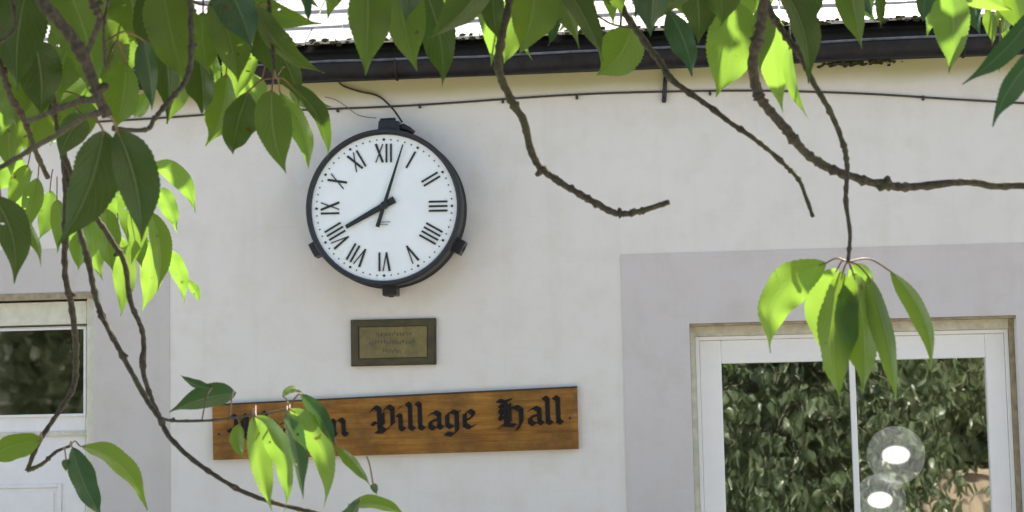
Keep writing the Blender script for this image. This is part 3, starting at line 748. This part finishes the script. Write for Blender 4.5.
# leaves: bx,by, tx,ty, width px, bow, roll deg, dist, lit(1)/shaded(0)/free(2), kind
LV = [
 # hanging bunch in front of the window
 (826,263, 771,353, 40, -.22, 20, 1.93, 1,0),(838,268, 822,352, 30, -.10, -25, 1.96, 1,0),(843,272, 840,401, 40, -.06, 28, 1.90, 0,0),
 (853,273, 863,394, 44, .05, -22, 1.92, 0,0),(868,276, 896,406, 23, .04, 25, 1.90, 2,0),(890,271, 931,371, 20, .12, 30, 1.93, 2,0),(850,266, 862,300, 24, .15, 10, 2.0, 1,0),
 # bunch in front of the sign
 (236,393, 169,412, 24, -.05, 20, 2.2, 0,1),(212,388, 180,374, 9, .1, 30, 2.22, 0,1),(240,424, 244,458, 15, -.1, 20, 2.1, 0,0),
 (253,416, 272,511, 24, -.03, 20, 2.03, 1,0),(256,416, 284,512, 24, .16, -30, 2.05, 1,0),(287,410, 303,499, 18, .02, 40, 1.98, 0,1),(290,409, 324,508, 26, .17, -20, 2.02, 1,0),
 (300,394, 335,450, 17, .06, 20, 2.0, 0,1),(337,447, 371,487, 12, .05, 30, 2.0, 0,0),(283,396, 304,395, 7, .3, 30, 2.0, 1,0),(373,484, 377,495, 8, 0, 0, 2.0, 0,1),
 (349,506, 410,520, 14, .12, 35, 2.05, 2,0),(360,500, 330,530, 14, .1, 35, 2.05, 0,1),
 # by the door
 (42,441, -24,468, 24, -.10, 30, 2.3, 0,0),(72,447, 104,520, 24, -.04, 20, 2.28, 0,1),(80,446, 147,511, 22, .14, 30, 2.3, 2,0),(66,459, 66,472, 8, 0, 0, 2.3, 0,1),
 # big dark pair and the leaves left of it
 (103,131, 58,246, 50, .06, 15, 1.68, 0,0),(117,130, 141,242, 46, .06, -15, 1.66, 0,0),(-8,196, 14,284, 34, .10, 20, 1.8, 0,0),(2,204, 41,267, 15, .14, 30, 1.85, 0,0),
 # lit leaves behind
 (22,158, -8,192, 24, 0, 10, 2.7, 1,0),(28,165, 8,210, 18, 0, 20, 2.65, 2,0),(38,178, 30,230, 22, -.06, 10, 2.6, 2,0),(28,190, 16,222, 26, -.08, 15, 2.8, 1,0),(50,190, 39,240, 20, .05, 10, 2.8, 1,0),
 (57,200, 57,254, 17, .05, 15, 2.6, 0,0),(78,215, 78,271, 24, .04, 10, 2.75, 1,0),(92,205, 103,281, 26, -.06, 5, 2.8, 1,0),(106,208, 113,273, 26, -.05, 20, 2.55, 2,0),
 (118,235, 120,317, 24, .06, 5, 2.75, 1,0),(112,178, 100,236, 26, 0, 10, 2.85, 1,0),(133,196, 131,264, 22, .06, 20, 2.6, 2,0),(126,182, 128,246, 22, .04, 10, 2.8, 1,0),
 (146,240, 141,312, 26, .10, 5, 2.75, 1,0),(150,212, 157,292, 22, .08, 20, 2.5, 0,0),(162,248, 184,303, 17, .10, 20, 2.65, 1,0),(187,281, 199,303, 9, .1, 10, 2.7, 1,0),
 (152,163, 195,213, 20, .16, 10, 2.6, 1,0),(158,188, 177,233, 18, .06, 10, 2.65, 1,0),(140,225, 142,268, 18, -.05, 10, 2.7, 2,0),
 # dense upper left
 (62,-25, 98,92, 54, .04, 20, 1.95, 0,0),(30,-20, 18,92, 46, -.05, 20, 2.1, 0,0),(34,40, 40,118, 44, .05, 10, 2.2, 0,0),(80,15, 58,104, 46, -.05, 15, 2.2, 0,0),(100,20, 112,98, 42, .05, 10, 2.15, 0,0),
 (134,38, 108,92, 32, -.08, 5, 2.4, 1,0),(108,5, 123,40, 17, .05, 5, 2.4, 1,0),(126,62, 116,128, 40, .03, 20, 2.0, 0,0),(146,-20, 168,124, 44, .06, 25, 2.0, 0,0),(162,-25, 186,84, 52, -.03, 15, 1.92, 0,0),
 (143,40, 152,112, 22, .04, 30, 1.9, 0,1),(176,62, 166,124, 30, .08, 10, 2.3, 2,0),(190,34, 220,92, 24, .05, 10, 2.2, 1,0),(198,52, 202,114, 32, .04, 20, 2.1, 0,0),(10,-20, -4,34, 40, .05, 20, 2.3, 0,0),
 (-4,62, 16,128, 44, .05, 15, 2.3, 0,0),(44,100, 28,156, 40, -.05, 15, 2.4, 0,0),(150,92, 134,118, 18, 0, 10, 2.5, 1,0),(92,-25, 74,50, 46, .05, 25, 2.3, 0,0),(124,-22, 138,48, 44, .04, 20, 2.3, 0,0),
 (20,90, 4,150, 36, -.04, 20, 2.5, 0,0),(45,55, 52,75, 14, .1, 10, 2.6, 1,0),(8,70, 18,90, 12, .1, 10, 2.6, 1,0),(46,112, 50,146, 18, .1, 10, 2.6, 1,0),(78,95, 66,150, 38, .05, 10, 2.3, 0,0),(150,-20, 158,30, 16, .1, 10, 2.2, 1,0),
 (85,118, 60,160, 30, -.1, 10, 2.2, 0,0),(2,10, 12,62, 40, 0, 10, 2.5, 2,0),
 # right part of the left mass
 (222,-22, 252,50, 42, .05, 15, 1.85, 0,1),(214,-5, 238,84, 46, .04, 20, 1.95, 0,0),(203,12, 210,74, 34, -.05, 15, 2.0, 0,0),(240,8, 300,108, 40, .10, 25, 2.05, 0,0),
 (246,36, 236,102, 34, -.05, 10, 2.15, 1,0),(262,78, 236,122, 32, -.08, 5, 2.2, 1,0),(226,74, 206,146, 32, .08, 20, 2.1, 0,0),(248,92, 233,155, 36, -.04, 15, 2.0, 0,0),(272,90, 286,174, 36, -.06, 18, 1.95, 0,0),
 (280,92, 308,170, 24, .10, 20, 2.0, 1,0),(291,86, 328,160, 18, .12, 35, 2.0, 0,0),(293,86, 333,107, 20, -.14, 20, 2.1, 2,0),(236,-14, 322,23, 26, -.08, 30, 2.05, 1,0),(258,6, 324,73, 24, -.14, 25, 2.0, 0,0),
 (296,-22, 308,24, 12, .05, 40, 2.0, 0,1),(262,-20, 318,8, 22, .1, 25, 2.1, 0,0),
 # along the top
 (366,-34, 365,75, 46, .02, 12, 1.85, 0,0),(398,-28, 417,71, 44, -.04, 15, 1.9, 0,0),(408,-36, 406,22, 38, .0, 15, 1.8, 0,1),(420,-20, 442,87, 38, .07, 20, 1.95, 0,0),
 (484,-20, 428,38, 38, .08, 25, 1.85, 2,0),(480,-16, 491,66, 26, .07, 10, 2.1, 1,0),(494,-20, 499,42, 24, -.05, 15, 2.0, 0,0),(535,-30, 519,54, 50, .06, 12, 1.95, 0,0),(512,-6, 504,64, 30, .05, 5, 2.15, 1,0),
 (545,10, 533,61, 10, -.28, 10, 2.1, 1,0),(549,2, 548,46, 13, .1, 25, 2.05, 0,1),(548,-24, 580,49, 24, .05, 25, 1.95, 2,0),(556,-26, 604,62, 26, .04, 28, 1.9, 0,0),(633,24, 597,75, 46, .10, 5, 2.15, 2,0),
 (656,-30, 650,36, 42, .0, 15, 1.85, 0,1),(700,-12, 645,27, 17, -.05, 30, 1.9, 2,0),(668,10, 692,77, 27, .06, 20, 1.95, 0,1),(694,-22, 698,44, 36, .04, 15, 2.05, 0,0),(716,-24, 722,26, 44, .04, 10, 2.05, 0,0),
 (737,2, 716,97, 54, .04, 3, 2.1, 1,0),(766,8, 760,73, 27, -.04, 15, 2.05, 0,0),(770,12, 783,113, 32, -.03, 5, 2.2, 1,0),(776,-20, 808,84, 32, .10, 22, 1.95, 0,0),(796,-30, 806,28, 42, .05, 15, 2.0, 0,0),
 (790,44, 809,119, 11, -.10, 25, 2.1, 1,0),(846,-34, 862,49, 32, .0, 18, 1.95, 0,0),(878,-18, 881,28, 11, .0, 30, 2.1, 0,0),(745,-22, 760,18, 40, .05, 5, 2.2, 1,0),
 (946,-12, 949,74, 40, .07, 10, 1.95, 1,0),(932,-24, 923,22, 26, -.05, 20, 1.95, 0,1),(968,-18, 1012,10, 34, -.10, 15, 2.0, 1,0),(986,8, 992,46, 13, .08, 25, 2.05, 2,0),(998,4, 1001,34, 16, .1, 10, 2.15, 1,0),
 (1040,4, 962,84, 22, .06, 20, 1.6, 0,1),(1044,48, 992,127, 24, -.07, 25, 1.6, 0,1),(1004,20, 1009,52, 8, .0, 10, 2.1, 1,0),(1003,-22, 1022,36, 30, .05, 15, 2.1, 2,0),(1000,44, 999,73, 6, 0, 10, 2.1, 1,0),
 (610,-30, 622,14, 30, 0, 20, 2.1, 2,0),(325,-40, 338,6, 26, .05, 25, 2.1, 0,0),
]
for _ in range(17):
    x_ = random.uniform(-20, 135); y_ = random.uniform(-35, 85)*(1 if x_ < 150 else .7); ln_ = random.uniform(55, 95); an_ = random.gauss(0, .55)
    LV.append((x_, y_, x_+ln_*math.sin(an_), y_+ln_*math.cos(an_), random.uniform(26, 42), random.uniform(-.1, .1), random.uniform(0, 45), random.uniform(2.15, 2.75), random.choice((0, 0, 1, 1, 2)), random.choice((0, 0, 0, 0, 1))))
for _ in range(26):
    x_ = random.uniform(330, 1010); y_ = random.uniform(-50, -22); ln_ = random.uniform(45, 75); an_ = random.gauss(0, .5)
    LV.append((x_, y_, x_+ln_*math.sin(an_), y_+ln_*math.cos(an_), random.uniform(22, 34), random.uniform(-.1, .1), random.uniform(0, 45), random.uniform(2.2, 2.5), random.choice((0, 0, 1, 2)), random.choice((0, 0, 0, 1))))
lit_rays = []; shade_pts = []
leaf_objs = []
def nearest(p):
    best = None
    for bi, cv in enumerate(bpts):
        for i, q_ in enumerate(cv):
            v_ = q_-p; dp = v_.dot((p-CAM).normalized()); d = math.sqrt(max(0, v_.length_squared-dp*dp))+.25*abs(dp)
            if best is None or d < best[0]: best = (d, bi, q_)
    return best
order = sorted(range(len(LV)), key=lambda i: -math.hypot(LV[i][0]-LV[i][2], LV[i][1]-LV[i][3])*LV[i][4])
stuff = bmesh.new(); stuff_uv = None
rest_meshes = []
for rank, i in enumerate(order):
    bx, by, tx, ty, wp, bow, roll, dist, lit, kd = LV[i]
    dist += random.uniform(-.03, .03); dt = random.uniform(-.04, .04)
    B = D(bx, by, dist-dt/2); T = D(tx, ty, dist+dt/2)
    rl = math.radians(roll)*random.choice((-1, 1)); wid = wp*dist/FPX/max(.55, math.cos(rl))
    bm, samp, mid = leaf_bm(B, T, wid*1.04, bow, rl, bulge=random.uniform(.02, .10), fold=random.uniform(.2, .6))
    d_, bi, q_ = nearest(B)
    a = (T-B).normalized()
    if d_ < .06: e_ = q_
    else: e_ = B-a*.022+Vector((0, 0, .012))
    mp = (B+e_)/2+Vector((0, 0, .16*(B-e_).length))
    nb = len(bm.faces)
    tube(bm, catmull([e_, mp, B, mid(.06)], 5), [.0010]*11+[.0009, .0008, .0007, .0006, .0004], 6, True)
    bm.faces.ensure_lookup_table()
    if random.random() < .13:
        dead = [bm.faces[random.randint(6, 30)*8+random.choice((1, 2, 5, 6))] for _ in range(random.randint(1, 2))]
        nb -= len(set(dead)); bmesh.ops.delete(bm, geom=list(set(dead)), context='FACES_ONLY')
    me = bpy.data.meshes.new('leaf'); bm.faces.ensure_lookup_table()
    for f in bm.faces[nb:]: f.material_index = 1; f.smooth = True
    bm.to_mesh(me); bm.free()
    me.materials.append(M['leaf_blue'] if kd else M['leaf'] if lit == 1 else M['leaf_mid'] if lit == 2 or (dist > 1.8 and random.random() < .72) else M['leaf_shaded'])
    me.materials.append(bpy.data.materials.get('petiole') or mat_plain('petiole', (.20, .11, .05), .5))
    if rank < 98:
        o = link('leaf', me, None, bobjs[bi]); 
        o.parent = bobjs[bi]
        leaf_objs.append(o)
    else: rest_meshes.append((me))
    sv = (T-B).cross((T+B)/2-CAM).normalized()
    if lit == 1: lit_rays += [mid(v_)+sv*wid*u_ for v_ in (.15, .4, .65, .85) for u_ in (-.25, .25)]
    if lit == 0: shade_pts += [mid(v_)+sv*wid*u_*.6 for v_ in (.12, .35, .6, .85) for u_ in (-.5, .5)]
# the smallest leaves as one mass
bm = bmesh.new()
slots = [M['leaf'], M['leaf_mid'], M['leaf_shaded'], M['leaf_blue'], bpy.data.materials['petiole']]
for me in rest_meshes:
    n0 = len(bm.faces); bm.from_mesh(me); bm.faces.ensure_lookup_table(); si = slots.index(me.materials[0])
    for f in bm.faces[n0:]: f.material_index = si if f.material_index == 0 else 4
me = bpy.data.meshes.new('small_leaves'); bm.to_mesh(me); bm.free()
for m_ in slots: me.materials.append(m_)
o = link('small_leaves', me, None, tree); o.matrix_parent_inverse = Matrix.Translation(-tree.location); o['kind'] = 'stuff'

# crown overhead: leaves out of the picture, some added along sun rays to shade chosen leaves below
def simple_leaf(bm, c_, a, n_, L, W, uvl):
    s_ = a.cross(n_).normalized(); vs = []
    prof_ = ((0, .05), (.25, .9), (.5, .95), (.75, .5), (1, .02))
    rws = []
    for v_, w_ in prof_:
        m_ = c_+a*(v_-.5)*L-n_*.06*L*(2*v_-1)**2
        rws.append((bm.verts.new(m_-s_*w_*W/2+n_*.1*w_*W), bm.verts.new(m_), bm.verts.new(m_+s_*w_*W/2+n_*.1*w_*W), v_))
    for A1, B1 in zip(rws, rws[1:]):
        for k_ in (0, 1):
            f = bm.faces.new((A1[k_], A1[k_+1], B1[k_+1], B1[k_])); f.smooth = True
            for lp, uv_ in zip(f.loops, ((k_/2, A1[3]), ((k_+1)/2, A1[3]), ((k_+1)/2, B1[3]), (k_/2, B1[3]))): lp[uvl].uv = uv_
def blocks_lit(q, rad):
    for p in lit_rays:
        v_ = q-p; t = v_.dot(SUN)
        if t > 0 and (v_-SUN*t).length < rad: return True
    return False
def in_frame(q, mrg=70):
    v_ = q-CAM
    if v_.dot(fw) < .05: return False
    x, y = PX(q); return -mrg < x < 1024+mrg and -mrg < y < 512+mrg
bm = bmesh.new(); uvl = bm.loops.layers.uv.new('UVMap')
def rv(): return Vector([random.gauss(0, 1) for _ in range(3)]).normalized()
cnt = 0
for p in shade_pts:
    if random.random() < .22: continue
    t = .25
    while in_frame(p+SUN*t, 60) and t < 4: t += .06
    for k_ in range(2):
        q = p+SUN*(t+random.uniform(.02, .55))+rv()*.02
        if blocks_lit(q, .042): continue
        n_ = (SUN+rv()*.35).normalized(); a = n_.orthogonal(); a = Matrix.Rotation(random.uniform(0, 6.3), 3, n_) @ a
        simple_leaf(bm, q, a, n_, random.uniform(.10, .14), random.uniform(.055, .08), uvl); cnt += 1
for _ in range(14000):
    q = Vector((random.gauss(-.6, 1.3), random.gauss(-6.4, .9), random.gauss(3.7, .7)))
    if q.z < 2.5 or in_frame(q, 90) or blocks_lit(q, .075): continue
    if q.y > -2.6: continue
    n_ = (Vector((0, 0, 1))+rv()*.8).normalized(); a = (n_.orthogonal()+Vector((0, 0, -.5))).normalized(); a = Matrix.Rotation(random.uniform(0, 6.3), 3, n_) @ a
    simple_leaf(bm, q, a, n_, random.uniform(.09, .14), random.uniform(.05, .075), uvl)
o = obj('crown', bm, M['crown'], tree); o['kind'] = 'stuff'  # overhead crown together with the added unseen shade casters
for _ in range(16):
    st = Vector((-1.1, -6.5, 3.4)); en = Vector((random.uniform(-3, 1.4), random.uniform(-7.6, -5), random.uniform(3.1, 4.6)))
    bm = bmesh.new(); cv = catmull([st, st.lerp(en, .5)+Vector((0, 0, .25)), en], 8); tube(bm, cv, [.03-.0015*i for i in range(len(cv))], 7); obj('branch', bm, M['bark'], tree, True)

# ------------------------------------------------------------------ what the windows reflect
def back_tree(x, y, label, h0, h1, rx, ry, nl, mat, L=.12, droop=True, group='trees across the yard'):
    t = thing('tree', (x, y, 0), label, 'tree', group)
    bm = bmesh.new(); tube(bm, catmull([(x, y, 0), (x+.06, y, h0*.6+.3), (x-.05, y+.05, (h0+h1)/2), (x+.1, y, h1*.92)], 6), [.09-.0035*i for i in range(19)], 10)
    tr = obj('trunk', bm, M['bark2'], t, True)
    bm = bmesh.new(); uvl = bm.loops.layers.uv.new('UVMap'); lb = bmesh.new()
    ncl = max(10, nl//90)
    for c in range(ncl):
        a = random.uniform(0, 6.283); rr_ = math.sqrt(random.random()); zc = random.uniform(h0, h1)
        k_ = math.sin(math.pi*min(1, max(.12, (zc-h0)/(h1-h0)*.8+.2)))
        cx, cy = x+rx*rr_*k_*math.cos(a), y+ry*rr_*k_*math.sin(a)
        tube(lb, catmull([(x, y, min(zc+.3, h1*.85)), ((x+cx)/2, (y+cy)/2, zc+.35), (cx, cy, zc+.1)], 4), [.03, .027, .024, .02, .017, .014, .011, .008, .006], 5)
        cs = random.uniform(.28, .5)
        for _ in range(90):
            q = Vector((cx, cy, zc))+Vector((random.gauss(0, cs), random.gauss(0, cs), random.gauss(0, cs*.6)))
            if _ % 7 == 0: hub_ = q
            q = hub_+Vector((random.gauss(0, .05), random.gauss(0, .05), random.gauss(-.03, .03)))
            a_ = (Vector((random.gauss(0, .55), random.gauss(0, .55), -1 if droop else random.gauss(0, .6)))).normalized(); q = q+a_*L*.5
            n_ = a_.cross(rv()).normalized()
            simple_leaf(bm, q, a_, n_, L*random.uniform(.75, 1.25), L*random.uniform(.28, .40), uvl)
    obj('limbs', lb, M['bark'], t, True)
    o = obj('crown', bm, mat, t); return t
back_tree(1.25, -11.4, 'drooping tree reflected in the left pane of the big window', .35, 4.0, 1.6, 1.4, 17000, M['crown2'], .14)
back_tree(3.9, -12.0, 'high crowned tree reflected at the right of the big window', 1.35, 4.6, 1.7, 1.4, 15000, M['crown2'], .14)
back_tree(-7.0, -14.5, 'broad tree reflected in the dark door glass', .8, 6, 2.6, 2, 5000, M['crown2'], .16)
back_tree(6.2, -17.5, 'tall tree behind the tan garden wall', .8, 7.5, 3.0, 2.2, 7000, M['crown2'], .18)
back_tree(1.2, -19.5, 'wide dark tree behind the garden wall', .7, 7.0, 3.0, 2.0, 7000, M['crown2'], .18)
back_tree(-4.0, -21, 'rounded tree far across the yard', .8, 7, 3.0, 2.0, 5000, M['crown2'], .2)
hb = bmesh.new(); uvl = hb.loops.layers.uv.new('UVMap')
for _ in range(26000):
    q = Vector((random.uniform(-12, 13), -22+random.gauss(0, .5), random.uniform(0, 5.2)+.5*math.sin(random.uniform(0, 6))))
    a_ = (rv()+Vector((0, 0, -.6))).normalized(); n_ = a_.cross(rv()).normalized()
    simple_leaf(hb, q, a_, n_, .26, .15, uvl)
t = thing('hedge', (0, -22, 0), 'tall dark evergreen hedge closing the yard behind the trees', 'hedge'); obj('foliage', hb, M['crown2'], t)
hb = bmesh.new(); box(hb, -12, 13, -22.5, -22.1, 0, 5.2); obj('inner_growth', hb, mat_plain('dark_twigs', (.02, .03, .012), .95), t)
bm = bmesh.new(); box(bm, 3.0, 16, -15.6, -15.3, 0, .84); box(bm, 2.95, 16.05, -15.65, -15.25, .841, .90)
o = obj('garden_wall', bm, mat_plain('tan_brick', (.33, .26, .19), .9, 8, .2, .4)); tag(o, 'low tan garden wall seen reflected low in the window', 'wall')
